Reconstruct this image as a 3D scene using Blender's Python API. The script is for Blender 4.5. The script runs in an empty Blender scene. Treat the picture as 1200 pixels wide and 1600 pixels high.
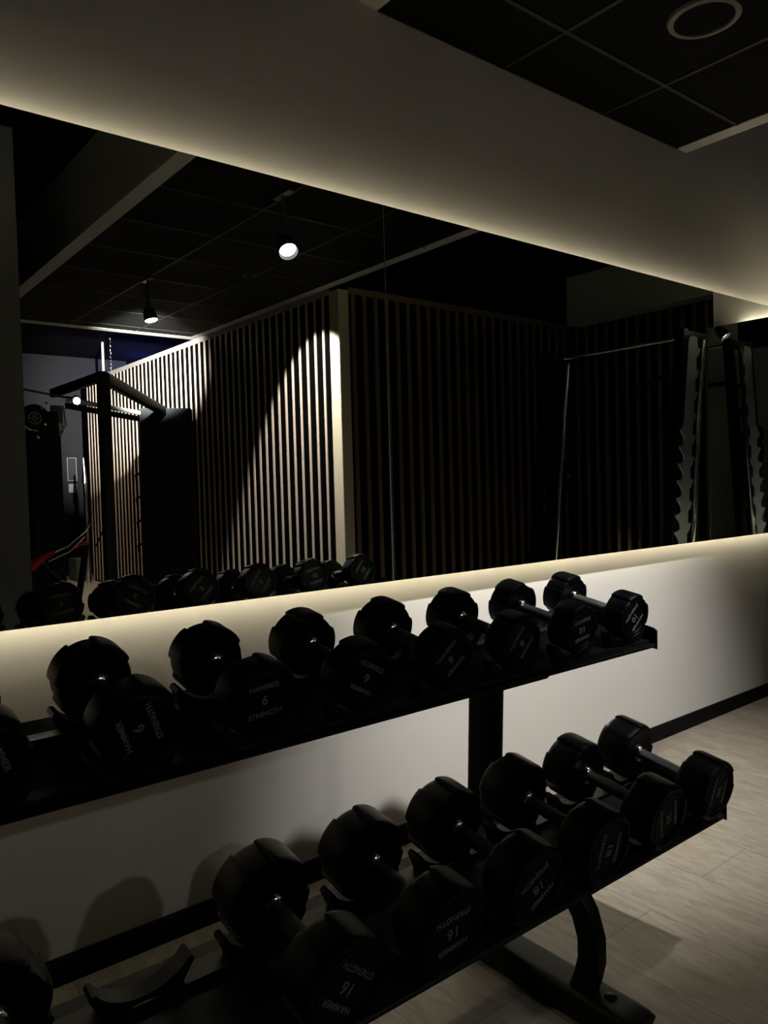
import bpy, bmesh, math, random
from mathutils import Vector, Matrix
random.seed(7)
S = bpy.context.scene
COL = S.collection
PI = math.pi

# ------------------------------------------------------------------ camera, world, exposure, lamps' numbers
cam_data = bpy.data.cameras.new('camera'); cam = bpy.data.objects.new('camera', cam_data); COL.objects.link(cam)
CAM = Vector((0.0, -2.1, 1.3498))
YAW, PITCH, ROLL = 0.673998, -0.035588, -0.027287
F = Vector((math.sin(YAW)*math.cos(PITCH), math.cos(YAW)*math.cos(PITCH), math.sin(PITCH)))
R0 = Vector((math.cos(YAW), -math.sin(YAW), 0)); U0 = R0.cross(F)
Rv = R0*math.cos(ROLL)+U0*math.sin(ROLL); Uv = -R0*math.sin(ROLL)+U0*math.cos(ROLL)
M = Matrix((Rv, Uv, -F)).transposed().to_4x4(); M.translation = CAM
cam.matrix_world = M
cam_data.sensor_fit = 'VERTICAL'; cam_data.sensor_height = 24.0
cam_data.lens = 1203.75/1600*24.0; cam_data.clip_start = 0.02
S.camera = cam
S.view_settings.view_transform = 'Standard'; S.view_settings.look = 'None'
S.view_settings.exposure = 0.0; S.view_settings.gamma = 1.0; S.view_settings.use_curve_mapping = False
W = bpy.data.worlds.new('world'); S.world = W; W.use_nodes = True
W.node_tree.nodes['Background'].inputs[0].default_value = (.5, .55, .6, 1)
W.node_tree.nodes['Background'].inputs[1].default_value = 0.0
S.cycles.caustics_reflective = False
S.cycles.caustics_refractive = False
S.cycles.sample_clamp_indirect = 0.0
S.cycles.diffuse_bounces = 1
LED_STRENGTH = 15.0
LED_COLOR = (1.0, .885, .605)
SPOT_WARM = (1.0, .965, .92)

# ------------------------------------------------------------------ materials
def mat(name, color, rough=.5, metal=0.0, spec=.5, noise=None, bump=None, emit=None, coat=0.0):
    m = bpy.data.materials.new(name); m.use_nodes = True
    nt = m.node_tree; b = nt.nodes['Principled BSDF']
    b.inputs['Base Color'].default_value = (*color, 1); b.inputs['Roughness'].default_value = rough
    b.inputs['Metallic'].default_value = metal; b.inputs['Specular IOR Level'].default_value = spec
    b.inputs['Coat Weight'].default_value = coat
    tc = nt.nodes.new('ShaderNodeTexCoord')
    if noise:
        scale, c2, stretch = noise
        mp = nt.nodes.new('ShaderNodeMapping'); mp.inputs['Scale'].default_value = stretch
        n = nt.nodes.new('ShaderNodeTexNoise'); n.inputs['Scale'].default_value = scale; n.inputs['Detail'].default_value = 5
        mx = nt.nodes.new('ShaderNodeMix'); mx.data_type = 'RGBA'
        mx.inputs[6].default_value = (*color, 1); mx.inputs[7].default_value = (*c2, 1)
        nt.links.new(tc.outputs['Object'], mp.inputs[0]); nt.links.new(mp.outputs[0], n.inputs['Vector'])
        nt.links.new(n.outputs['Fac'], mx.inputs[0]); nt.links.new(mx.outputs[2], b.inputs['Base Color'])
    if bump:
        scale, st = bump
        n = nt.nodes.new('ShaderNodeTexNoise'); n.inputs['Scale'].default_value = scale; n.inputs['Detail'].default_value = 3
        bp = nt.nodes.new('ShaderNodeBump'); bp.inputs['Strength'].default_value = st; bp.inputs['Distance'].default_value = .002
        nt.links.new(tc.outputs['Object'], n.inputs['Vector']); nt.links.new(n.outputs['Fac'], bp.inputs['Height'])
        nt.links.new(bp.outputs[0], b.inputs['Normal'])
    if emit:
        b.inputs['Emission Color'].default_value = (*emit[0], 1); b.inputs['Emission Strength'].default_value = emit[1]
    return m

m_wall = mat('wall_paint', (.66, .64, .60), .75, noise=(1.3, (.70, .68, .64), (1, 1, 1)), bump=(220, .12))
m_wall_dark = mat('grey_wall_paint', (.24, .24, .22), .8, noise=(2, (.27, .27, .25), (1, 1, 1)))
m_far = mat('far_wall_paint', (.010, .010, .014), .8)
m_trimw = mat('white_gypsum', (.44, .425, .385), .7)
m_tile = mat('black_ceiling_tile', (.0035, .0035, .003), .95, spec=.1, bump=(300, .3))
m_black = mat('black_void_ceiling', (.0025, .0025, .003), .95, spec=.1)
m_grid = mat('dark_ceiling_grid', (.012, .012, .011), .6, spec=.2)
m_base = mat('black_baseboard', (.004, .004, .004), .6, spec=.1)
m_rubber = mat('black_urethane', (.0010, .0017, .0017), .38, spec=.09, bump=(900, .3))
m_letter = mat('grey_lettering', (.17, .178, .178), .6, spec=.1)
m_handle = mat('knurled_steel', (.11, .115, .115), .36, metal=1.0, bump=(1400, .8))
m_collar = mat('chrome_collar', (.75, .75, .75), .14, metal=1.0)
m_rack = mat('black_powder_coat', (.0016, .0022, .0022), .4, spec=.15)
m_tray = mat('dark_tray_steel', (.009, .013, .013), .45, spec=.2)
m_saddle = mat('black_plastic', (.003, .004, .004), .45, spec=.15)
m_foot = mat('base_tube_paint', (.009, .010, .008), .42, spec=.12)
m_mirror = mat('mirror_silver', (.75, .78, .76), 0.0, metal=1.0)
m_mback = mat('mirror_back', (.02, .02, .02), .7)
m_medge = mat('mirror_edge', (.30, .36, .34), .25, metal=.6)
m_led = mat('led_strip', (.8, .8, .8), .5, emit=(LED_COLOR, LED_STRENGTH*1.42))
m_oak = mat('oak', (.78, .68, .50), .42, noise=(9, (.62, .52, .36), (6, 6, .7)), bump=(60, .25))
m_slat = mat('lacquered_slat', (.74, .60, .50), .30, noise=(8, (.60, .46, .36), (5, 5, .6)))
m_slat_shaded = mat('shaded_slat', (.24, .165, .11), .4, noise=(8, (.17, .115, .08), (5, 5, .6)))  # darker copy of the slat wood, shade of the unlit faces put into the colour
m_slatb = mat('slat_backing', (.0012, .0012, .0012), .95, spec=.03)
m_frame = mat('machine_black', (.002, .0024, .0026), .42, spec=.15)
m_teal = mat('machine_dark_teal', (.0015, .004, .0042), .5, spec=.15)
m_green = mat('grey_green_steel', (.78, .88, .84), .5)
m_chrome = mat('chrome', (.8, .8, .8), .15, metal=1.0)
m_white = mat('white_label', (.75, .74, .70), .5)
m_yellow = mat('yellow_label', (.6, .45, .03), .5)
m_logo = mat('pale_green_print', (.42, .42, .20), .5)
m_red = mat('red_pad', (.80, .02, .05), .4)
m_pink = mat('red_roll', (.55, .12, .12), .35)
m_box = mat('grey_box', (.09, .09, .085), .7)
m_lamp = mat('lamp_lens', (1, 1, 1), .5, emit=((1.0, 1.0, .96), 7.0))
m_lampb = mat('lamp_body', (.01, .01, .01), .5)
m_poster = mat('poster_print', (.02, .02, .022), .6)
m_paper = mat('paper_sheet', (.35, .35, .36), .7)

def floor_mat():
    m = bpy.data.materials.new('pale_plank_floor'); m.use_nodes = True
    nt = m.node_tree; b = nt.nodes['Principled BSDF']; L = nt.links.new
    tc = nt.nodes.new('ShaderNodeTexCoord')
    mp = nt.nodes.new('ShaderNodeMapping'); mp.inputs['Scale'].default_value = (5, 1.1, 1)
    mp.inputs['Rotation'].default_value = (0, 0, 0)
    n1 = nt.nodes.new('ShaderNodeTexNoise'); n1.inputs['Scale'].default_value = 3.0; n1.inputs['Detail'].default_value = 10; n1.inputs['Roughness'].default_value = .68
    n1.inputs['Distortion'].default_value = .6
    mp2 = nt.nodes.new('ShaderNodeMapping'); mp2.inputs['Scale'].default_value = (22, 5, 1)
    n2 = nt.nodes.new('ShaderNodeTexNoise'); n2.inputs['Scale'].default_value = 2.2; n2.inputs['Detail'].default_value = 7; n2.inputs['Distortion'].default_value = 1.0
    cr = nt.nodes.new('ShaderNodeValToRGB')
    e = cr.color_ramp.elements; e[0].position = .25; e[0].color = (.29, .255, .205, 1); e[1].position = .72; e[1].color = (.46, .415, .34, 1)
    cr2 = nt.nodes.new('ShaderNodeValToRGB')
    e = cr2.color_ramp.elements; e[0].position = .36; e[0].color = (.62, .60, .57, 1); e[1].position = .56; e[1].color = (1, 1, 1, 1)
    mx = nt.nodes.new('ShaderNodeMix'); mx.data_type = 'RGBA'; mx.blend_type = 'MULTIPLY'; mx.inputs[0].default_value = .5
    br = nt.nodes.new('ShaderNodeTexBrick'); mp3 = nt.nodes.new('ShaderNodeMapping')
    mp3.inputs['Rotation'].default_value = (0, 0, PI/2)
    br.inputs['Scale'].default_value = 1.0; br.inputs['Mortar Size'].default_value = .0015; br.inputs['Brick Width'].default_value = 1.2
    br.inputs['Row Height'].default_value = .30; br.offset = .37
    br.inputs['Color1'].default_value = (1, 1, 1, 1); br.inputs['Color2'].default_value = (.90, .89, .88, 1); br.inputs['Mortar'].default_value = (.5, .48, .45, 1)
    mx2 = nt.nodes.new('ShaderNodeMix'); mx2.data_type = 'RGBA'; mx2.blend_type = 'MULTIPLY'; mx2.inputs[0].default_value = 1
    L(tc.outputs['Object'], mp.inputs[0]); L(mp.outputs[0], n1.inputs['Vector']); L(tc.outputs['Object'], mp2.inputs[0]); L(mp2.outputs[0], n2.inputs['Vector'])
    L(n1.outputs['Fac'], cr.inputs[0]); L(n2.outputs['Fac'], cr2.inputs[0]); L(cr.outputs[0], mx.inputs[6]); L(cr2.outputs[0], mx.inputs[7])
    L(tc.outputs['Object'], mp3.inputs[0]); L(mp3.outputs[0], br.inputs['Vector'])
    L(mx.outputs[2], mx2.inputs[6]); L(br.outputs['Color'], mx2.inputs[7]); L(mx2.outputs[2], b.inputs['Base Color'])
    b.inputs['Roughness'].default_value = .5
    bp = nt.nodes.new('ShaderNodeBump'); bp.inputs['Strength'].default_value = .06; bp.inputs['Distance'].default_value = .003
    L(n2.outputs['Fac'], bp.inputs['Height']); L(bp.outputs[0], b.inputs['Normal'])
    return m
m_floor = floor_mat()

# ------------------------------------------------------------------ mesh helpers
def obj(name, bm, m, parent=None, smooth=None, loc=None):
    bmesh.ops.recalc_face_normals(bm, faces=bm.faces)
    me = bpy.data.meshes.new(name); bm.to_mesh(me); bm.free()
    me.materials.append(m)
    if smooth:
        me.polygons.foreach_set('use_smooth', [True]*len(me.polygons))
        me.set_sharp_from_angle(angle=math.radians(smooth))
    o = bpy.data.objects.new(name, me); COL.objects.link(o)
    if parent: o.parent = parent
    if loc: o.location = loc
    return o

def box(bm, x0, x1, y0, y1, z0, z1, mtx=None, bevel=0.0):
    r = bmesh.ops.create_cube(bm, size=1.0); vs = r['verts']
    for v in vs:
        v.co = Vector(((x0+x1)/2+v.co.x*(x1-x0), (y0+y1)/2+v.co.y*(y1-y0), (z0+z1)/2+v.co.z*(z1-z0)))
    if bevel > 0:
        es = list({e for v in vs for e in v.link_edges})
        q = bmesh.ops.bevel(bm, geom=es, offset=bevel, segments=2, affect='EDGES')
        vs = list({v for f in q['faces'] for v in f.verts} | {v for v in vs if v.is_valid})
    if mtx is not None:
        for v in vs: v.co = mtx @ v.co
    return vs

def tube(bm, pts, r, n=16, cap=True, flat=None):
    """round tube through points; r number or list; flat=(a,b) gives an elliptical/rect section size"""
    pts = [Vector(p) for p in pts]; rings = []
    up0 = None
    for i, p in enumerate(pts):
        t = (pts[min(i+1, len(pts)-1)]-pts[max(i-1, 0)]).normalized()
        if up0 is None:
            a = Vector((1, 0, 0)) if abs(t.x) < .8 else Vector((0, 0, 1))
            up0 = (a-t*a.dot(t)).normalized()
        else:
            up0 = (up0-t*up0.dot(t)).normalized()
        s = t.cross(up0)
        rr = r[i] if isinstance(r, (list, tuple)) else r
        ring = []
        for k in range(n):
            a = 2*PI*k/n
            if flat:
                ca, sa = math.cos(a), math.sin(a); e = .35
                u = flat[0]*math.copysign(abs(ca)**e, ca); v = flat[1]*math.copysign(abs(sa)**e, sa)
            else:
                u, v = rr*math.cos(a), rr*math.sin(a)
            ring.append(bm.verts.new(p+up0*u+s*v))
        rings.append(ring)
    for a, b in zip(rings, rings[1:]):
        for k in range(n): bm.faces.new((a[k], a[(k+1) % n], b[(k+1) % n], b[k]))
    if cap: bm.faces.new(rings[0]); bm.faces.new(rings[-1][::-1])

def prism(bm, poly, axis, a0, a1):
    """extrude 2-D polygon; axis 'x': poly=(y,z), 'y': poly=(x,z), 'z': poly=(x,y)"""
    def P(u, v, w):
        return {'x': (w, u, v), 'y': (u, w, v), 'z': (u, v, w)}[axis]
    A = [bm.verts.new(P(u, v, a0)) for u, v in poly]; B = [bm.verts.new(P(u, v, a1)) for u, v in poly]
    n = len(poly)
    for i in range(n): bm.faces.new((A[i], A[(i+1) % n], B[(i+1) % n], B[i]))
    bm.faces.new(A[::-1]); bm.faces.new(B)

def empty(name, loc=(0, 0, 0)):
    o = bpy.data.objects.new(name, None); COL.objects.link(o); o.location = loc; o.empty_display_size = .1
    return o
def tag(o, label, cat, group=None):
    o['label'] = label; o['category'] = cat
    if group: o['group'] = group
    return o
def struct(o, label=None):
    o['kind'] = 'structure'
    if label: o['label'] = label
    return o
def BM(): return bmesh.new()
def text_bm(s, size):
    cu = bpy.data.curves.new('t', 'FONT'); cu.body = s; cu.size = size; cu.align_x = 'CENTER'; cu.align_y = 'CENTER'
    cu.offset = size*.02; cu.extrude = .0004; cu.resolution_u = 3
    o = bpy.data.objects.new('t', cu); COL.objects.link(o)
    dg = bpy.context.evaluated_depsgraph_get(); dg.update()
    me = bpy.data.meshes.new_from_object(o.evaluated_get(dg))
    bm = bmesh.new(); bm.from_mesh(me)
    bpy.data.objects.remove(o); bpy.data.curves.remove(cu); bpy.data.meshes.remove(me)
    return bm
def merge(bm, other, mtx):
    vm = {}
    for v in other.verts: vm[v] = bm.verts.new(mtx @ v.co)
    for f in other.faces:
        try: bm.faces.new([vm[v] for v in f.verts])
        except ValueError: pass
    other.free()

# ------------------------------------------------------------------ the setting
X0, X1, Y1, ZC, ZU = -4.0, 9.5, -12.0, 3.055, 3.58
WALL = 0.10
b = BM(); box(b, X0, X1, Y1, WALL, -.1, 0); struct(obj('floor', b, m_floor), 'pale grey-beige plank floor')
b = BM(); box(b, X0, X1, WALL, WALL+.15, 0, ZU); struct(obj('wall_front', b, m_wall), 'pale wall behind the mirror and rack')
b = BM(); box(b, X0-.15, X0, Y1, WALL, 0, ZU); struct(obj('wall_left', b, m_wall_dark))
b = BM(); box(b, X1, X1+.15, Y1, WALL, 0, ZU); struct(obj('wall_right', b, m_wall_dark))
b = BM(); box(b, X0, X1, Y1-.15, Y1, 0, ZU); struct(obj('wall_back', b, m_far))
b = BM(); box(b, X0, X1, Y1, WALL+.15, ZU, ZU+.12); struct(obj('ceiling', b, m_black), 'black upper ceiling')
b = BM(); prism(b, [(WALL, 0), (WALL-.012, 0), (WALL-.012, .066), (WALL-.006, .074), (WALL, .076)], 'x', X0, 4.87)
struct(obj('baseboard_front', b, m_base), 'black baseboard')
# wall stub standing in the room, seen at the left of the mirror
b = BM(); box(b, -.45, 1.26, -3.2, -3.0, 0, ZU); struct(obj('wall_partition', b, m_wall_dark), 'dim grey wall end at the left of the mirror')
# lowered ceiling canopy: white margins, black tiles
CX0, CX1, CY1 = 1.69, 3.865, -6.13
b = BM()
box(b, CX0, CX0+.10, CY1, WALL, ZC, ZU)
box(b, CX1-.09, CX1, CY1, WALL, ZC, ZU)
box(b, CX0+.10, CX1-.09, CY1, CY1+.12, ZC, ZU)
struct(obj('trim_1', b, m_trimw), 'white gypsum margin of the lowered ceiling')
b = BM(); box(b, CX0+.10, CX1-.09, CY1+.12, WALL, ZC+.004, ZC+.03)
ct = struct(obj('ceiling_tiles', b, m_tile), 'black tile ceiling in the lowered canopy')
b = BM()
for x in (2.455, 3.135): box(b, x-.009, x+.009, CY1+.12, WALL, ZC-.001, ZC+.004)
y = -.22
while y > CY1+.2:
    box(b, CX0+.10, CX1-.09, y-.009, y+.009, ZC-.0014, ZC+.0036); y -= .62
box(b, CX0+.10, CX1-.09, WALL-.008, WALL, ZC-.004, ZC+.004)
obj('ceiling_grid', b, m_grid, ct)

# side wall piece at the right with its own mirror, header over the opening
b = BM(); box(b, 4.97, 5.12, -.55, WALL, 0, ZU); struct(obj('wall_side', b, m_wall), 'short side wall at the right')
b = BM(); box(b, 4.97, 5.12, -1.75, -.55, 2.56, 2.93); struct(obj('trim_2', b, mat('dark_header_paint', (.12, .125, .11), .8)), 'header panel beside the side wall')

# slatted wood box: long face (x = 3.86), short face (y = -3.28)
SX, SY = 3.86, -3.28
b = BM(); box(b, SX+.009, 7.0, -9.9, SY-.018, 0, ZC); sw = struct(obj('wall_slatted', b, m_slatb), 'dark backing of the slatted wood wall')
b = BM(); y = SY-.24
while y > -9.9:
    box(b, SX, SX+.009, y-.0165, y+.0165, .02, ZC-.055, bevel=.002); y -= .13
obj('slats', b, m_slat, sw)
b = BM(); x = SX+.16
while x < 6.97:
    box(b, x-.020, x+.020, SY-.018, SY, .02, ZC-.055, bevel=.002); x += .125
o = obj('slats', b, m_slat_shaded, sw)
b = BM(); box(b, SX, SX+.11, SY-.14, SY, 0, ZC-.03, bevel=.003); o = obj('corner_post', b, m_oak, sw); o['label'] = 'pale oak corner post'
b = BM(); box(b, SX-.005, SX+.017, -9.95, -5.9, ZC-.055, ZC); box(b, SX, SX+.017, -5.9, SY-.14, ZC-.055, ZC-.002)
obj('top_rail', b, m_trimw, sw)
b = BM(); box(b, SX+.11, 7.0, SY-.017, SY, ZC-.055, ZC); obj('top_rail', b, m_slat_shaded, sw)
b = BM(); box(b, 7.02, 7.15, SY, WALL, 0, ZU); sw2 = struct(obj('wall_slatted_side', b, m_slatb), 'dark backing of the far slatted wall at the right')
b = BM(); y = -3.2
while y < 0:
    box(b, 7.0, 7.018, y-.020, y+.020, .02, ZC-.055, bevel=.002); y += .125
obj('slats', b, m_slat_shaded, sw2)
b = BM(); tube(b, [(3.99, -9.5, 3.05), (3.99, -9.5, ZU)], .018); tag(obj('ceiling_pipe', b, m_white), 'thin white vertical pipe above the far end of the slatted wall', 'pipe')
b = BM(); tube(b, [(3.93+.006*math.sin(i*1.9), -9.0, 3.06+i*.026) for i in range(20)], [.009 if i % 2 else .005 for i in range(20)], n=8)
tag(obj('hanging_chain', b, m_chrome), 'thin metal chain hanging beside the white pipe', 'chain')

# ------------------------------------------------------------------ mirrors and led strips
ZB, ZT = 1.009, 2.319
def mirror(name, x0, x1, label):
    t = empty(name, ((x0+x1)/2, .0, ZB)); cx = (x0+x1)/2
    b = BM(); box(b, x0+.0012-cx, x1-.0012-cx, 0, .005, 0, ZT-ZB); obj('glass', b, m_mirror, t)
    b = BM(); box(b, x0+.05-cx, x1-.05-cx, .0052, .020, .05, ZT-ZB-.05); obj('backing', b, m_mback, t)
    b = BM(); box(b, x0-cx-.0016, x0-cx+.0012, -.0004, .005, 0, ZT-ZB)
    obj('edge', b, m_medge, t)
    tag(t, label, 'mirror', 'wall mirror panels'); return t
mirror('wall_mirror', -2.63, -.46, 'large mirror panel on the wall, leftmost, beyond the left frame edge')
mirror('wall_mirror', -.46, 1.711, 'large wall mirror panel at the left, showing the bright ceiling spotlight')
mirror('wall_mirror', 1.711, 3.882, 'large middle wall mirror panel, showing the dark slatted wall face')
mirror('wall_mirror', 3.882, 4.86, 'narrow wall mirror panel at the right edge of the photo')
# mounting battens between mirror and wall
b = BM()
for x in (-1.6, -.46, .6, 1.71, 2.8, 3.88): box(b, x-.03, x+.03, .02, WALL, ZB+.25, ZT-.25)
for z in (ZB+.12, ZT-.15): box(b, -2.6, 4.8, .0202, WALL, z-.02, z+.02)
struct(obj('trim_3', b, m_mback), 'mounting battens behind the mirror')
m_led2 = mat('led_strip_lower', (.8, .8, .8), .5, emit=(LED_COLOR, LED_STRENGTH*1.2))
m_led3 = mat('led_strip_side', (.8, .8, .8), .5, emit=(LED_COLOR, LED_STRENGTH*2.2))
def led(name, x0, x1, z, label, sgn):
    yy = .064 if sgn > 0 else .032
    b = BM(); box(b, x0, x1, yy, yy+.006, z-.005, z+.005)
    o = obj(name, b, m_led if sgn > 0 else m_led2); tag(o, label, 'light strip'); return o
led('led_strip', -2.6, 4.80, ZT-.012, 'warm light strip hidden behind the upper mirror edge', 1)
led('led_strip', -2.6, 4.80, ZB+.012, 'warm light strip hidden behind the lower mirror edge', -1)
# side mirror
t = empty('side_mirror', (4.87, -.25, ZB)); SB = -.25
b = BM(); box(b, 0, .005, -.29, .26, SB, ZT-ZB); obj('glass', b, m_mirror, t)
b = BM(); box(b, .0052, .02, -.25, .22, .05, ZT-ZB-.05); obj('backing', b, m_mback, t)
tag(t, 'narrow mirror on the side wall at the right, seen in reflection', 'mirror')
b = BM(); box(b, 4.930, 4.936, -.36, .05, ZT-.017, ZT-.007); tag(obj('led_strip', b, m_led3), 'short warm light strip behind the side mirror top', 'light strip')

# ------------------------------------------------------------------ lamps
def spotlight(loc, target, power, deg, blend, label, radius=.05, zceil=ZC, color=SPOT_WARM, lens=m_lamp, look=None, snoot=0.0, stem=.010):
    t = empty('track_spotlight', loc)
    d = (Vector(target)-Vector(loc)).normalized()
    mb = d.to_track_quat('-Z', 'Y').to_matrix().to_4x4()
    dl = Vector(look).normalized() if look else d
    mt = dl.to_track_quat('-Z', 'Y').to_matrix().to_4x4()
    b = BM(); n = 28
    prof = [(.0, .10), (.030, .10), (.048, .07), (.056, 0.0), (.0565, -snoot-.002), (.0545, -snoot-.002), (.052, 0.0), (.0, .004)]
    rings = []
    for r, z in prof:
        rings.append([b.verts.new(mt @ Vector((max(r, .0005)*math.cos(2*PI*k/n), max(r, .0005)*math.sin(2*PI*k/n), z+.012))) for k in range(n)])
    for A, B in zip(rings, rings[1:]):
        for k in range(n): b.faces.new((A[k], A[(k+1) % n], B[(k+1) % n], B[k]))
    obj('housing', b, m_lampb, t, smooth=40)
    b = BM(); c = [b.verts.new(mt @ Vector((.049*math.cos(2*PI*k/n), .049*math.sin(2*PI*k/n), .006))) for k in range(n)]
    c2 = [b.verts.new(mt @ Vector((.049*math.cos(2*PI*k/n), .049*math.sin(2*PI*k/n), .010))) for k in range(n)]
    b.faces.new(c); b.faces.new(c2[::-1])
    for k in range(n): b.faces.new((c[k], c[(k+1) % n], c2[(k+1) % n], c2[k]))
    obj('lens', b, lens, t)
    b = BM(); p = mt @ Vector((0, 0, .09)); tube(b, [p, (p.x, p.y, zceil-loc[2])], stem, n=10)
    box(b, p.x-.02, p.x+.02, p.y-.09, p.y+.09, zceil-loc[2]-.02, zceil-loc[2]-.0005)
    obj('stem', b, m_lampb, t)
    L = bpy.data.lights.new('spot_beam', 'SPOT'); L.energy = power; L.spot_size = math.radians(deg); L.spot_blend = blend
    L.shadow_soft_size = radius; L.color = color; L.use_shadow = True
    lo = bpy.data.objects.new('spot_beam', L); COL.objects.link(lo); lo.parent = t
    lo.matrix_local = Matrix.Translation(dl*(.015+snoot)+d*.01) @ mb
    tag(t, label, 'spotlight', 'ceiling spotlights'); return t
spotlight((2.39, -1.71, 2.71), (2.72, 0.1, .52), 320, 64, .85, 'bright round ceiling spotlight, largest glowing lamp in the mirror', radius=.035, look=(-.3, 1.3, -1.6), snoot=.03)
l2 = spotlight((2.468, -3.91, 2.71), (3.86, -7.7, 2.8), 7500, 36, 1.0, 'smaller tilted ceiling spotlight at the left in the mirror', radius=.04, look=(.25, .25, -1.5))
# small arm-mounted spotlight on the wall end, throws the cool dumbbell shadows on the wall
ws = empty('wall_spotlight', (1.73, -3.50, 2.0))
d = Vector((.12, 3.4, -2.2)).normalized(); mt = Vector((-.25, 1, -.30)).to_track_quat('-Z', 'Y').to_matrix().to_4x4()
b = BM(); tube(b, [mt @ Vector((0, 0, .10)), mt @ Vector((0, 0, .085)), mt @ Vector((0, 0, .03)), mt @ Vector((0, 0, .0))], [.012, .024, .030, .032], n=24); obj('housing', b, m_lampb, ws, smooth=40)
b = BM(); tube(b, [mt @ Vector((0, 0, 0.0)), mt @ Vector((0, 0, -.004))], .025, n=24); obj('lens', b, mat('warm_lamp_lens', (1, 1, 1), .5, emit=((1.0, .97, .78), 2.2)), ws)
b = BM(); p0 = mt @ Vector((0, 0, .09)); tube(b, [p0, (p0.x-.12, p0.y+.06, p0.z), (1.262-1.73, .36, .02)], .008, n=10); box(b, 1.2605-1.73, 1.272-1.73, .32, .40, -.03, .07); obj('arm', b, m_frame, ws)
L = bpy.data.lights.new('spot_beam', 'SPOT'); L.energy = 17; L.spot_size = math.radians(84); L.spot_blend = .5; L.shadow_soft_size = .022; L.color = (1.0, .99, .95)
lo = bpy.data.objects.new('spot_beam', L); COL.objects.link(lo); lo.parent = ws
lo.matrix_local = Matrix.Translation(mt @ Vector((0, 0, -.02))) @ d.to_track_quat('-Z', 'Y').to_matrix().to_4x4()
tag(ws, 'tiny warm spotlight on a short arm, beside the pull-up bar in the mirror', 'spotlight')
# recessed downlight washing the slatted corner
t = empty('recessed_downlight', (3.10, -3.42, ZC))
b = BM(); n = 32
ri = [[b.verts.new((r*math.cos(2*PI*k/n), r*math.sin(2*PI*k/n), z)) for k in range(n)] for r, z in ((.045, .003), (.045, -.006), (.058, -.006), (.058, .003))]
for A, B in zip(ri, ri[1:]):
    for k in range(n): b.faces.new((A[k], A[(k+1) % n], B[(k+1) % n], B[k]))
obj('ring', b, m_lampb, t)
L = bpy.data.lights.new('spot_beam', 'SPOT'); L.energy = 290; L.spot_size = math.radians(70); L.spot_blend = .25; L.shadow_soft_size = .02; L.color = SPOT_WARM
lo = bpy.data.objects.new('spot_beam', L); COL.objects.link(lo); lo.parent = t; lo.matrix_local = Matrix.Translation((0, 0, -.008)) @ Vector((.76, -.22, -1.25)).to_track_quat('-Z', 'Y').to_matrix().to_4x4()
tag(t, 'small recessed ceiling downlight beside the slatted wall corner', 'downlight')

t = empty('recessed_downlight', (3.25, -8.2, ZU))
b = BM(); ri = [[b.verts.new((r*math.cos(2*PI*k/n), r*math.sin(2*PI*k/n), z)) for k in range(n)] for r, z in ((.045, .003), (.045, -.006), (.058, -.006), (.058, .003))]
for A, B in zip(ri, ri[1:]):
    for k in range(n): b.faces.new((A[k], A[(k+1) % n], B[(k+1) % n], B[k]))
obj('ring', b, m_lampb, t)
L = bpy.data.lights.new('spot_beam', 'SPOT'); L.energy = 260; L.spot_size = math.radians(84); L.spot_blend = .6; L.shadow_soft_size = .03; L.color = (1.0, .86, .66)
lo = bpy.data.objects.new('spot_beam', L); COL.objects.link(lo); lo.parent = t; lo.location = (0, 0, -.008)
tag(t, 'small recessed ceiling downlight above the far end of the slatted wall', 'downlight')

# round ceiling speaker in the tiles
t = empty('ceiling_speaker', (2.80, -.585, ZC))
b = BM(); n = 48
ri = [[b.verts.new((r*math.cos(2*PI*k/n), r*math.sin(2*PI*k/n), z)) for k in range(n)] for r, z in ((.105, -.001), (.108, -.010), (.128, -.008), (.132, .003))]
for A, B in zip(ri, ri[1:]):
    for k in range(n): b.faces.new((A[k], A[(k+1) % n], B[(k+1) % n], B[k]))
o = obj('ring', b, mat('speaker_ring', (.05, .047, .04), .5), t, smooth=40)
b = BM(); ri = [[b.verts.new((r*math.cos(2*PI*k/n), r*math.sin(2*PI*k/n), z)) for k in range(n)] for r, z in ((.105, -.002), (.06, -.004), (.01, -.005))]
for A, B in zip(ri, ri[1:]):
    for k in range(n): b.faces.new((A[k], A[(k+1) % n], B[(k+1) % n], B[k]))
b.faces.new(ri[-1]); obj('grille', b, m_tile, t)
tag(t, 'round ceiling speaker with a thin pale ring in the black ceiling', 'speaker')

# ------------------------------------------------------------------ dumbbell rack
TILT = math.atan(.175)
TX0, TX1 = -.62, 2.078
rack = empty('dumbbell_rack', (.85, -.75, 0)); ro = rack.location
def robj(name, b, m, parent=rack, smooth=None):
    for v in b.verts: v.co -= ro
    return obj(name, b, m, parent, smooth)
def tray(yb, zb, yf, zf, name, lab):
    th = .006; b = BM()
    # sheet with a down-turned front lip and a small rear lip
    prism(b, [(yb, zb), (yf, zf), (yf-.003, zf-.003), (yf-.003, zf-.009), (yf, zf-.010), (yf, zf-th), (yb, zb-th)], 'x', TX0, TX1-.006)
    tr = robj(name, b, m_rack if zf > .6 else m_tray); tr['label'] = lab
    for x in (TX0, TX1-.006):
        b = BM(); prism(b, [(yb, zb-.014), (yf-.004, zf-.016), (yf-.004, zf+.040), (yf+.006, zf+.047), (yb, zb+.047)], 'x', x, x+.006)
        q = obj('end_flange', b, m_rack, None)
        for v in q.data.vertices: v.co -= ro
        q.parent = tr
    return tr
up = tray(-.490, .905, -.800, .847, 'upper_tray', 'upper sloped tray')
lo_ = tray(-.690, .449, -1.010, .393, 'lower_tray', 'lower sloped tray')
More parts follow.
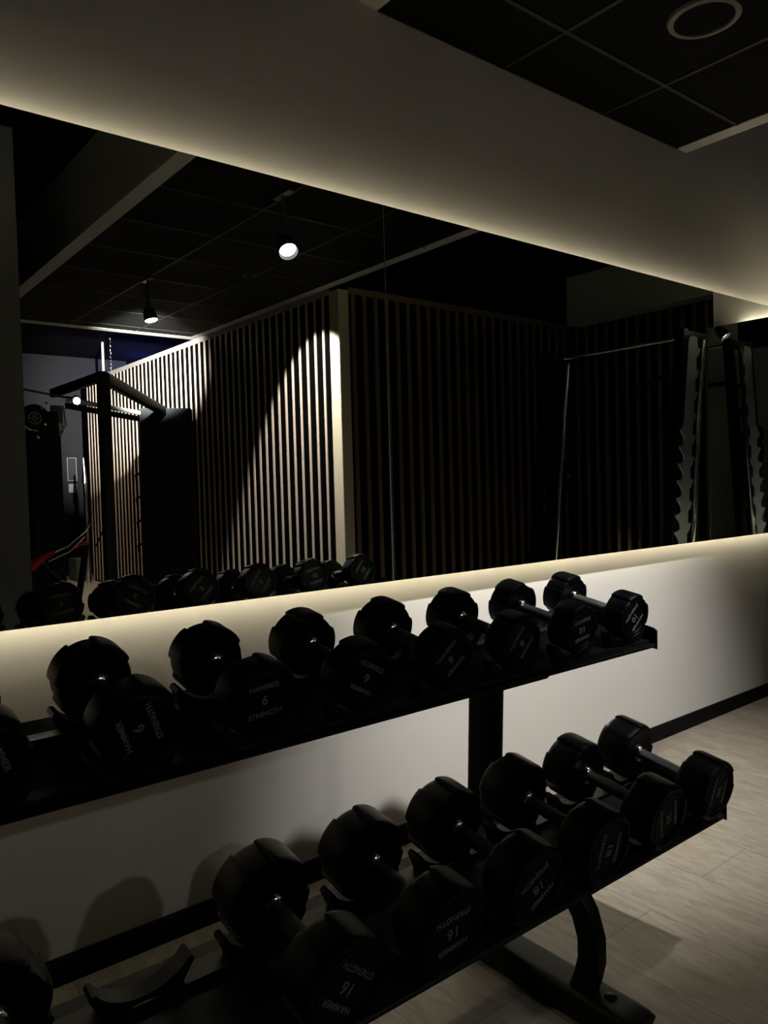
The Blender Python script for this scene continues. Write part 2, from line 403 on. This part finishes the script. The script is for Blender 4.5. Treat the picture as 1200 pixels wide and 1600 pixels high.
def saddle_bm(x, y, zt, rad, w, hgt, thick):
    """cradle with a concave top for a dumbbell head; zt = tray height there"""
    b = BM(); n = 18; zc = zt+rad+.012; half = w/2
    top = []
    for i in range(n+1):
        u = -half+w*i/n; dz = rad-math.sqrt(max(rad*rad-(u*.93)**2, 0)); top.append((x+u, zt+.014+dz))
    zl = top[0][1]
    poly = [(x-half-.012, zl-.006), (x-half-.008, zl+.003), (x-half, zl+.002)]+top[1:-1]+[(x+half, zl+.002), (x+half+.008, zl+.003), (x+half+.012, zl-.006), (x+half-.012, zt-.001), (x-half+.012, zt-.001)]
    prism(b, poly, 'y', y-thick/2, y+thick/2)
    # tilt so it follows the tray
    mt = Matrix.Translation((x, y, zt)) @ Matrix.Rotation(TILT, 4, 'X') @ Matrix.Translation((-x, -y, -zt))
    for v in b.verts: v.co = mt @ v.co
    return b
PITCHX = .247
SLOTS = [1.967-PITCHX*i for i in range(10)]
for tr, yr, yf, zfun, rad in ((up, -.555, -.752, lambda y: .8425+(y+.80)*.187, .085), (lo_, -.748, -.962, lambda y: .393+(y+1.01)*.175, .097)):
    for y in (yr, yf):
        b = BM(); box(b, TX0+.01, TX1-.012, y-.032, y+.026, zfun(y)-.004, zfun(y)+.006)
        q = robj('saddle_rail', b, m_saddle, tr)
    for x in SLOTS:
        for y in (yr, yf):
            b = saddle_bm(x, y, zfun(y), rad, rad*1.72, .05, .036); q = robj('saddle', b, m_saddle, tr)
for lx in (-.1, 1.545):
    b = BM(); tube(b, [(lx, -.605, .87), (lx, -.602, .78), (lx, -.588, .50), (lx, -.575, .30), (lx, -.56, .07)], 1, n=32, flat=(.030, .046))
    robj('post', b, m_rack, smooth=50)
    b = BM(); tube(b, [(lx, -.60, .40), (lx, -.70, .40), (lx, -.78, .385), (lx, -.84, .36), (lx, -.89, .32), (lx, -.925, .27), (lx, -.943, .215), (lx, -.943, .16), (lx, -.93, .11), (lx, -.91, .06)], 1, n=32, flat=(.025, .030))
    robj('leg', b, m_rack, smooth=50)
    b = BM(); tube(b, [(lx+.01, -.28, .04), (lx+.01, -.30, .04), (lx+.01, -1.02, .04), (lx+.01, -1.03, .04), (lx+.01, -1.034, .04), (lx+.01, -1.06, .038), (lx+.01, -1.070, .034)], [1]*7, n=32, flat=(.050, .040))
    q = robj('foot', b, m_foot, smooth=60)
    b = BM()
    r = bmesh.ops.create_uvsphere(b, u_segments=14, v_segments=8, radius=.016)
    for v in b.verts: v.co = Vector((v.co.x+lx+.015, v.co.y-.985, v.co.z*.45+.080))
    robj('bolt', b, m_rack, q, smooth=60)
    b = BM(); box(b, lx-.02 if lx > 1 else lx-.18, lx+.18 if lx > 1 else lx+.02, -.68, -.56, .783, .866, bevel=.004); robj('cross_beam', b, m_rack)
    b = BM(); box(b, lx-.03, lx+.03, -.88, -.62, .36, .40, bevel=.004); robj('bracket', b, m_rack)
b = BM(); box(b, -.08, 1.52, -.62, -.56, .20, .26, bevel=.004); robj('stretcher', b, m_rack)
tag(rack, 'long black two-tier dumbbell rack in front of the mirrored wall', 'dumbbell rack')

# ------------------------------------------------------------------ dumbbells
def head_bm(Rr, th, sgn, phase):
    """head lying along y; sgn -1 = outer face towards -y. outer face centre at origin"""
    b = BM()
    ANG = [phase+PI/2*(q+u) for q in range(4) for u in (0, .016, .04, .12, .2, .28, .36, .44, .52, .593, .617, .633, .70, .77, .84, .91, .97)]
    N = len(ANG)
    def rad(a, k):
        # four raised pads of 57 degrees, four recesses of 33 degrees
        u = ((a-phase) % (PI/2))/(PI/2)
        s = 0.0 if (u < .001 or u > .999) else 1.0 if u < .60 else .85 if u < .625 else 0.0
        if .01 < u < .02: s = .85
        return 1-(1-s)*.085*k
    prof = [  # (radius factor, depth from outer face 0..1 of thickness, pad amount)
        (.001, .040, 0), (.64, .040, 0), (.665, .040, 0), (.680, .010, 0), (.71, .000, 0), (.72, .010, 0), (.76, .030, 0), (.80, .030, 0), (.82, .000, .2), (.93, .000, 1),
        (.965, .035, 1), (.99, .09, 1), (1.0, .16, 1), (1.0, .86, 1), (.985, .93, 1), (.955, .985, 1), (.90, 1.0, 1), (.80, 1.0, .2), (.70, .985, 0), (.42, .965, 0), (.32, .965, 0), (.30, 1.03, 0), (.001, 1.03, 0)]
    rings = []
    for f, d, k in prof:
        rings.append([b.verts.new((Rr*f*rad(ANG[i], k)*math.cos(ANG[i]), -sgn*d*th if sgn > 0 else d*th, Rr*f*rad(ANG[i], k)*math.sin(ANG[i]))) for i in range(N)])
    for A, B in zip(rings, rings[1:]):
        for i in range(N): b.faces.new((A[i], A[(i+1) % N], B[(i+1) % N], B[i]))
    b.faces.new(rings[0]); b.faces.new(rings[-1])
    return b
def letter_bm(num, Rr, sgn, up_ang, th):
    """lettering on the outer face; sgn -1 faces -y. up_ang: direction of text top, seen from the front (x right, z up)"""
    b = BM()
    for s, size, dy in (('HAMMER', .150, .36), (str(num), .27, .0), ('STRENGTH', .150, -.36)):
        tb = text_bm(s, Rr*size*1.28)
        for v in tb.verts: v.co.x *= (1.0 if len(s) > 6 else 1.1)
        a = up_ang
        upv = Vector((math.cos(a), 0, math.sin(a)))
        out = Vector((0, sgn, 0)); right = upv.cross(out)
        mt = Matrix((right, upv, out)).transposed().to_4x4()
        mt.translation = upv*(dy*Rr)+out*(-.040*th+.0006)
        merge(b, tb, mt)
    return b
def make_dumbbell(x, yr, zr, yf, zf, Rr, th, num, up_deg, phase_deg, label, group, hr=.0155):
    """rear face centre (x,yr,zr), front face centre (x,yf,zf)"""
    c = Vector((x, (yr+yf)/2, (zr+zf)/2)); Ltot = math.hypot(yr-yf, zr-zf); tilt = math.atan2(zr-zf, yr-yf)
    t = empty('dumbbell', c); t.rotation_euler = (tilt, 0, 0)
    half = Ltot/2; ph = math.radians(phase_deg); ua = math.radians(up_deg)
    for s in (-1, 1):
        bm = head_bm(Rr, th, s, ph)
        h = obj('head', bm, m_rubber, t, smooth=32); h.location = (0, s*half, 0)
        l = obj('face_lettering', letter_bm(num, Rr, s, ua, th), m_letter, h)
        cb = BM(); n = 24
        prof = [(hr+.008, 0), (hr+.0085, .004), (hr+.006, .010), (hr+.002, .013), (hr-.001, .014)]
        rr = [[cb.verts.new((r*math.cos(2*PI*k/n), s*(half-th*1.02-d), r*math.sin(2*PI*k/n))) for k in range(n)] for r, d in prof]
        for A, B in zip(rr, rr[1:]):
            for k in range(n): cb.faces.new((A[k], A[(k+1) % n], B[(k+1) % n], B[k]))
        obj('collar', cb, m_collar, t, smooth=50)
    hb = BM(); inner = half-th
    ys = [-inner-.005+(2*inner+.01)*i/12 for i in range(13)]
    tube(hb, [(0, y, 0) for y in ys], [hr*(.93+.09*math.cos(y/inner*PI/2)) for y in ys], n=24)
    obj('handle', hb, m_handle, t, smooth=50)
    return tag(t, label, 'dumbbell', group)
ORD = ['rightmost', 'second from the right', 'third from the right', 'fourth from the right', 'fifth from the right', 'sixth from the right', 'seventh from the right', 'eighth from the right']
GU = 'dumbbells on the upper tray'; GL = 'dumbbells on the lower tray'
U_NUM = [10, 10, 8, 8, 6, 6, 6, 6]
U_UP = [318, 280, 325, 312, 240, 95, 200, 20]
U_PH = [66, 80, 62, 52, 60, 30, 30, 40]
U_R = [.071, .072, .073, .075, .076, .077, .078, .078]
for i in range(8):
    x = SLOTS[i]; th = .068 if i < 4 else .070
    make_dumbbell(x, -.514, .9895, -.802, .9390, U_R[i], th, U_NUM[i], U_UP[i], U_PH[i],
                  'black round dumbbell marked %d on the upper rack tray, %s' % (U_NUM[i], ORD[i]), GU)
L_NUM = {0: 20, 1: 20, 2: 18, 3: 18, 4: 16, 5: 16, 7: 14}
L_UP = {0: 350, 1: 15, 2: 352, 3: 300, 4: 275, 5: 230, 7: 110}
L_PH = {0: 36, 1: 56, 2: 30, 3: 32, 4: 32, 5: 32, 7: 50}
L_R = {0: .083, 1: .085, 2: .088, 3: .089, 4: .090, 5: .091, 7: .090}
j = 0
for i in (0, 1, 2, 3, 4, 5, 7):
    x = SLOTS[i]
    where = ORD[j] if i != 7 else 'leftmost, left of the empty saddle'
    make_dumbbell(x, -.716, .558, -1.053, .497, L_R[i], .090, L_NUM[i], L_UP[i], L_PH[i],
                  'large black dumbbell marked %d on the lower rack tray, %s' % (L_NUM[i], where), GL, hr=.0165)
    j += 1

# ------------------------------------------------------------------ smith machine (right of the mirror view)
sm = empty('smith_machine', (4.35, -.97, 0)); so = sm.location.copy()
def sobj(name, b, m, parent=sm, smooth=None):
    for v in b.verts: v.co -= so
    return obj(name, b, m, parent, smooth)
LEAN = .128
def lx_(z): return 4.525-(2.21-z)*LEAN
for y in (-.45, -1.5):
    # frame upright behind the toothed plate
    b = BM(); prism(b, [(lx_(2.26)-.095, 2.26), (lx_(2.26)-.045, 2.26), (lx_(0)-.045, 0.04), (lx_(0)-.095, 0.04)], 'y', y-.065, y-.005); sobj('upright', b, m_frame)
    b = BM()
    hw = .052; pts_r = [(lx_(2.215)+hw-.012, 2.215)]; z = 2.17
    while z > .30:
        c = lx_(z)+hw
        pts_r += [(c, z), (c+.002, z-.028), (c+.026, z-.020), (c+.030, z-.034), (c+.006, z-.072), (c-.016, z-.085), (c-.016, z-.120)]
        z -= .136
    pts_l = []; z = .25
    while z < 1.66:
        c = lx_(z)-hw
        pts_l += [(c+.004, z-.06), (c+.016, z-.052), (c+.014, z-.02), (c-.004, z), (c-.032, z+.026), (c-.030, z+.036), (c-.016, z+.034)]
        z += .104
    pts_l += [(lx_(1.72)-hw+.01, 1.70), (lx_(2.2)-hw+.005, 2.19), (lx_(2.21)-hw+.02, 2.215)]
    poly = pts_r+[(lx_(.2)+hw, .2), (lx_(.2)-hw, .2)]+pts_l
    prism(b, poly, 'y', y, y+.008)
    q = sobj('toothed_plate', b, m_green if y > -1 else m_frame); q['label'] = 'grey-green toothed hook plate' if y > -1 else 'toothed hook plate, shade put in as dark colour'  # far plate takes the dark frame colour to stand for its shade
    b = BM(); tube(b, [(lx_(2.2)+.115, y+.01, 2.20), (lx_(.12)+.115, y+.01, .12)], .014, n=14); sobj('guide_rod', b, m_chrome, smooth=60)
    b = BM(); tube(b, [(lx_(1.9)+.19, y-.05, 2.24), (lx_(.1)+.16, y-.05, .04)], 1, n=16, flat=(.03, .03)); sobj('rear_upright', b, m_frame, smooth=50)
    b = BM(); box(b, 3.95, 4.78, y-.09, y-.02, 0, .07, bevel=.006); sobj('base_foot', b, m_frame)
    b = BM(); tube(b, [(lx_(2.23)-.07, y-.035, 2.225), (lx_(2.23)+.20, y-.035, 2.225)], 1, n=16, flat=(.03, .022)); sobj('top_arm', b, m_frame, smooth=50)
b = BM(); tube(b, [(4.60, -.48, 2.235), (4.60, -1.53, 2.235)], .012, n=12); sobj('crossbar', b, m_chrome, smooth=60)
b = BM(); tube(b, [(4.53, -.50, 1.955), (4.53, -.60, 1.985), (4.53, -.72, 1.985), (4.53, -.82, 1.95), (4.53, -.88, 1.90)], .016, n=12); sobj('curved_handle', b, m_teal, smooth=60)
b = BM(); box(b, 4.02, 4.10, -1.53, -.42, 0.0, .06, bevel=.005); sobj('base_crossbar', b, m_frame)
tag(sm, 'dark smith machine with grey-green toothed uprights, right side of the mirror', 'gym machine')
def weight_plate(loc, r, label, m=m_frame):
    b = BM(); n = 40
    prof = [(.026, -.018), (.05, -.018), (.055, -.010), (r*.80, -.010), (r*.84, -.020), (r*.98, -.020), (r, -.014), (r, .014), (r*.98, .020), (r*.84, .020), (r*.80, .010), (.055, .010), (.05, .018), (.026, .018)]
    rr = [[b.verts.new((q*math.cos(2*PI*k/n), d, q*math.sin(2*PI*k/n))) for k in range(n)] for q, d in prof]
    rr.append(rr[0])
    for A, B in zip(rr, rr[1:]):
        for k in range(n): b.faces.new((A[k], A[(k+1) % n], B[(k+1) % n], B[k]))
    o = obj('weight_plate', b, m, smooth=40); o.location = loc
    return tag(o, label, 'weight plate', 'weight plates stored on the smith machine')
for z, lb in ((1.90, 'upper dark weight plate hanging on the back of the smith machine'), (1.38, 'lower dark weight plate hanging on the back of the smith machine')):
    weight_plate((4.66, -1.60, z), .13, lb)
    b = BM(); tube(b, [(4.66, -1.52, z), (4.66, -1.66, z)], .022, n=12); sobj('plate_horn', b, m_chrome, smooth=60)

# ------------------------------------------------------------------ cable machine at the left of the mirror view
cm = empty('cable_machine', (2.6, -5.3, 0)); co = cm.location.copy()
def cobj(name, b, m, parent=cm, smooth=None):
    for v in b.verts: v.co -= co
    return obj(name, b, m, parent, smooth)
A = (2.14, -4.14); B = (2.08, -5.42)
b = BM(); box(b, A[0]-.04, A[0]+.04, A[1]-.04, A[1]+.04, 0, 2.30, bevel=.004); cobj('front_post', b, m_frame)
b = BM(); box(b, B[0]-.005, B[0]+.075, B[1]-.04, B[1]+.04, 0, 2.10, bevel=.004)
rp = cobj('rear_post', b, m_frame)
b = BM(); tube(b, [(A[0], A[1], 2.28), (B[0]+.03, B[1], 2.28)], 1, n=16, flat=(.03, .04)); cobj('top_beam', b, m_frame, smooth=50)
b = BM(); tube(b, [(A[0], A[1], 2.27), (3.33, -5.80, 2.20)], 1, n=16, flat=(.035, .05)); cobj('top_beam', b, m_frame, smooth=50)
b = BM(); tube(b, [(2.30, -5.68, 2.235), (2.36, -5.66, 2.25), (3.22, -5.95, 2.17)], .024, n=14); q = cobj('pull_up_bar', b, m_white, smooth=60); q['label'] = 'chrome pull-up bar, its shine painted pale'  # white colour stands in for the bright shine on the chrome
b = BM(); tube(b, [(2.30, -5.68, 2.20), (3.22, -5.97, 2.11)], .03, n=14); cobj('lower_beam', b, m_frame, smooth=60)
# tower housing
b = BM(); T0 = Vector((3.11, -5.90, 0)); T1 = Vector((3.61, -5.68, 0)); dv = (T1-T0).normalized(); nv = Vector((-dv.y, dv.x, 0))
if nv.y < 0: nv = -nv
mtw = Matrix((dv, nv, Vector((0, 0, 1)))).transposed().to_4x4(); mtw.translation = T0
Lw = (T1-T0).length
box(b, 0, Lw, -.20, 0, 0, 2.23, mtw, bevel=.012); tw = cobj('tower', b, m_teal)
b = BM(); box(b, .26, .30, .0, .006, .35, 1.95, mtw); box(b, .05, .24, .0, .004, .3, 2.05, mtw); cobj('tower_panel', b, m_frame, tw)
tb = text_bm('HAMMER', .16); b = BM(); mq = mtw @ Matrix.Translation((.46, .008, 1.62)) @ Matrix.Rotation(PI, 4, 'Z') @ Matrix.Rotation(PI/2, 4, 'X') @ Matrix.Rotation(PI/2, 4, 'Z')
merge(b, tb, mq); q = cobj('tower_lettering', b, mat('dim_teal_print', (.008, .017, .018), .5, spec=.1), tw)
for z in (1.55, 1.30, 1.05, .8):
    b = BM(); tube(b, [mtw @ Vector((-.002, -.05, z)), mtw @ Vector((-.06, -.02, z-.03)), mtw @ Vector((-.05, .02, z-.10))], .014, n=10); cobj('hook', b, m_frame, tw, smooth=60)
# adjustable carriage, label, yellow sticker, holes
b = BM(); box(b, B[0]-.015, B[0]+.085, B[1]+.042, B[1]+.10, 1.90, 2.16, bevel=.008); car = cobj('carriage', b, mat('carriage_grey', (.09, .10, .10), .45), rp)
b = BM(); box(b, B[0]+.000, B[0]+.072, B[1]+.101, B[1]+.104, 1.925, 2.00); q = cobj('sticker', b, m_white, rp); q['label'] = 'white instruction sticker'
b = BM(); box(b, B[0]+.004, B[0]+.066, B[1]+.101, B[1]+.104, 1.88, 1.915); q = cobj('sticker', b, m_yellow, rp); q['label'] = 'yellow sticker'
b = BM(); tube(b, [(B[0]+.10, B[1]+.08, 2.16), (B[0]+.115, B[1]+.08, 1.97), (B[0]+.08, B[1]+.08, 1.955)], .012, n=10); cobj('pull_pin', b, m_chrome, rp, smooth=60)
b = BM()
for k in range(14): tube(b, [(B[0]+.035, B[1]+.040, 1.80-k*.10), (B[0]+.035, B[1]+.046, 1.80-k*.10)], .007, n=10)
cobj('hole_row', b, m_chrome, rp)
# pulley cover with round emblem
b = BM(); n = 40; pc = Vector((1.90, -5.25, 2.03))
for r0, y0, y1 in ((.125, 0, .03),):
    tube(b, [pc+Vector((0, -.03, 0)), pc], r0, n=n)
wh = cobj('pulley_cover', b, m_frame, cm, smooth=40)
b = BM()
def ring(bm_, c, r0, r1, y, n=40, a0=0, a1=2*PI):
    k = n+1; vi = [bm_.verts.new(c+Vector((r0*math.cos(a0+(a1-a0)*i/n), y, r0*math.sin(a0+(a1-a0)*i/n)))) for i in range(k)]
    vo = [bm_.verts.new(c+Vector((r1*math.cos(a0+(a1-a0)*i/n), y, r1*math.sin(a0+(a1-a0)*i/n)))) for i in range(k)]
    for i in range(n): bm_.faces.new((vi[i], vi[i+1], vo[i+1], vo[i]))
ring(b, pc, .048, .056, .003)
for dx, h in ((-.012, .036), (.008, .040)): box(b, pc.x+dx-.004, pc.x+dx+.004, pc.y+.002, pc.y+.004, pc.z-h, pc.z+h)
box(b, pc.x-.034, pc.x-.020, pc.y+.002, pc.y+.004, pc.z-.006, pc.z+.006); box(b, pc.x+.020, pc.x+.034, pc.y+.002, pc.y+.004, pc.z-.006, pc.z+.006)
cobj('round_emblem', b, m_logo, wh)
b = BM(); ring(b, pc, .110, .118, .004, a0=PI*1.05, a1=PI*1.55, n=16); cobj('painted_rim_highlight', b, m_chrome, wh)  # chrome arc laid on the rim to draw a highlight
b = BM()
for dx, dz in ((.06, .09), (.10, .14), (.085, -.055), (.02, -.17)): tube(b, [pc+Vector((dx, 0, dz)), pc+Vector((dx, .012, dz))], .011, n=10)
cobj('cover_bolt', b, m_chrome, wh)
b = BM(); box(b, 1.86, 2.12, -5.55, -5.30, 0, 2.10, bevel=.01); cobj('stack_housing', b, m_frame)
tag(cm, 'black cable machine with overhead beams and chrome pull-up bar, left in the mirror', 'gym machine')
# ------------------------------------------------------------------ red bench
rb = empty('leg_machine', (2.0, -4.8, 0)); bo = rb.location.copy()
def bobj(name, b, m, parent=rb, smooth=None):
    for v in b.verts:
        low = v.co.z < .1
        v.co = Vector((v.co.x*.802, 2.1+(v.co.y-2.1)*.802, 1.35+(v.co.z-1.35)*.802))
        if low: v.co.z -= .267
        v.co -= bo
    return obj(name, b, m, parent, smooth)
b = BM(); tube(b, [(2.08, -6.5, .56), (2.14, -6.5, .60), (2.24, -6.5, .68), (2.36, -6.5, .73)], [.055, .06, .045, .02], n=14); q = bobj('seat_pad', b, m_red, smooth=60)
b = BM(); tube(b, [(2.30, -6.5, .70), (2.50, -6.5, .78), (2.68, -6.5, .92), (2.74, -6.5, 1.0)], .013, n=10); tube(b, [(2.28, -6.42, .64), (2.50, -6.42, .73), (2.66, -6.42, .88)], .009, n=10); bobj('slide_rail', b, m_chrome, smooth=60)
b = BM(); tube(b, [(2.92, -6.5, 1.0), (2.80, -6.5, .76)], .010, n=10); bobj('lever', b, m_frame, smooth=60)
b = BM(); tube(b, [(2.92, -6.5, 1.0), (2.925, -6.5, 1.012)], .02, n=12); tube(b, [(2.76, -6.5, 1.01), (2.765, -6.5, 1.02)], .02, n=12); bobj('knob', b, m_chrome)
b = BM(); tube(b, [(2.56, -6.45, .77), (2.62, -6.45, .80), (2.70, -6.45, .80)], [.03, .025, .01], n=12); bobj('small_pad', b, m_red, smooth=60)
b = BM(); tube(b, [(2.20, -6.5, .62), (2.45, -6.5, .36), (2.56, -6.5, .28)], .035, n=12); tube(b, [(2.12, -6.5, .60), (2.14, -6.5, .0)], .045, n=12); tube(b, [(2.70, -6.5, .80), (2.50, -6.5, .02)], .035, n=12); box(b, 2.05, 2.75, -6.6, -6.4, 0, .05)
bobj('frame', b, m_frame, smooth=50)
tag(rb, 'black and chrome exercise machine with a red pad, lower left in the mirror', 'gym machine')
b = BM(); box(b, 3.62, 3.84, -10.35, -9.95, 0, .34, bevel=.01); tag(obj('storage_box', b, m_box), 'dark grey box on the floor at the far end of the slatted wall', 'box')

# far wall with posters
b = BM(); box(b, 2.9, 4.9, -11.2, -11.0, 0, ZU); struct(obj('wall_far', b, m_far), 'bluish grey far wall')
t = empty('framed_poster', (3.92, -10.995, 1.74))
b = BM()
for a in ((-.075, -.066, -.19, .19), (.066, .075, -.19, .19), (-.066, .066, .181, .19), (-.066, .066, -.19, -.181)): box(b, a[0], a[1], 0, .02, a[2], a[3])
obj('frame', b, m_paper, t); b = BM(); box(b, -.066, .066, 0, .008, -.181, .181); obj('print', b, m_poster, t)
tag(t, 'small dark framed poster on the far wall', 'poster')
b = BM(); box(b, 3.86, 3.99, -11.0, -10.99, 1.36, 1.50); tag(obj('notice_sheet', b, m_paper), 'small pale notice sheet on the far wall below the poster', 'notice')
b = BM(); tube(b, [(3.65, -9.52, 1.86), (3.655, -9.52, 1.49)], [.012, .04], n=14); tube(b, [(3.66, -9.52, 1.48), (3.66, -9.52, 0)], .03, n=12)
tag(obj('cup_dispenser', b, m_chrome, smooth=60), 'slim shiny metal dispenser near the far end of the slatted wall', 'dispenser')
L = bpy.data.lights.new('blue_glow', 'POINT'); L.energy = 12; L.color = (.05, .10, 1.0); L.shadow_soft_size = .1
lo = bpy.data.objects.new('blue_glow', L); COL.objects.link(lo); lo.location = (5.0, -10.6, 3.35)

# ------------------------------------------------------------------ second cable tower (seen twice mirrored at the right edge)
c2 = empty('cable_tower', (-1.35, -3.35, 0))
b = BM(); box(b, -.13, .13, -.12, .12, 0, 1.95, bevel=.01); obj('column', b, m_teal, c2)
b = BM(); tube(b, [(-.45, 0, 1.55), (-.40, 0, 1.85), (-.25, 0, 2.1), (0, 0, 2.2), (.4, 0, 2.3), (.75, 0, 2.35)], 1, n=16, flat=(.035, .035)); obj('top_arc', b, m_frame, c2, smooth=50)
b = BM(); tube(b, [(.1, 0, 1.75), (.45, 0, 1.90), (.7, 0, 1.95)], 1, n=16, flat=(.04, .04)); obj('arm', b, m_teal, c2, smooth=50)
for dz in (1.95, 1.70):
    b = BM(); tube(b, [(-.38, -.03, dz), (-.38, .03, dz)], .12, n=28); obj('pulley', b, m_frame, c2, smooth=40)
b = BM(); tube(b, [(.55, .1, 1.9), (.25, .1, .1)], 1, n=14, flat=(.025, .03)); obj('brace', b, m_frame, c2, smooth=50)
b = BM(); box(b, -.6, .7, -.1, .1, 0, .08, bevel=.01); obj('base', b, m_frame, c2)
b = BM(); tube(b, [(.38, .1, .93), (.27, .1, .92)], .055, n=20); q = obj('roller_pad', b, m_pink, c2, smooth=50); q['label'] = 'glossy red roller pad'
tag(c2, 'dark teal cable tower with pulleys, at the far right edge of the mirror', 'gym machine')
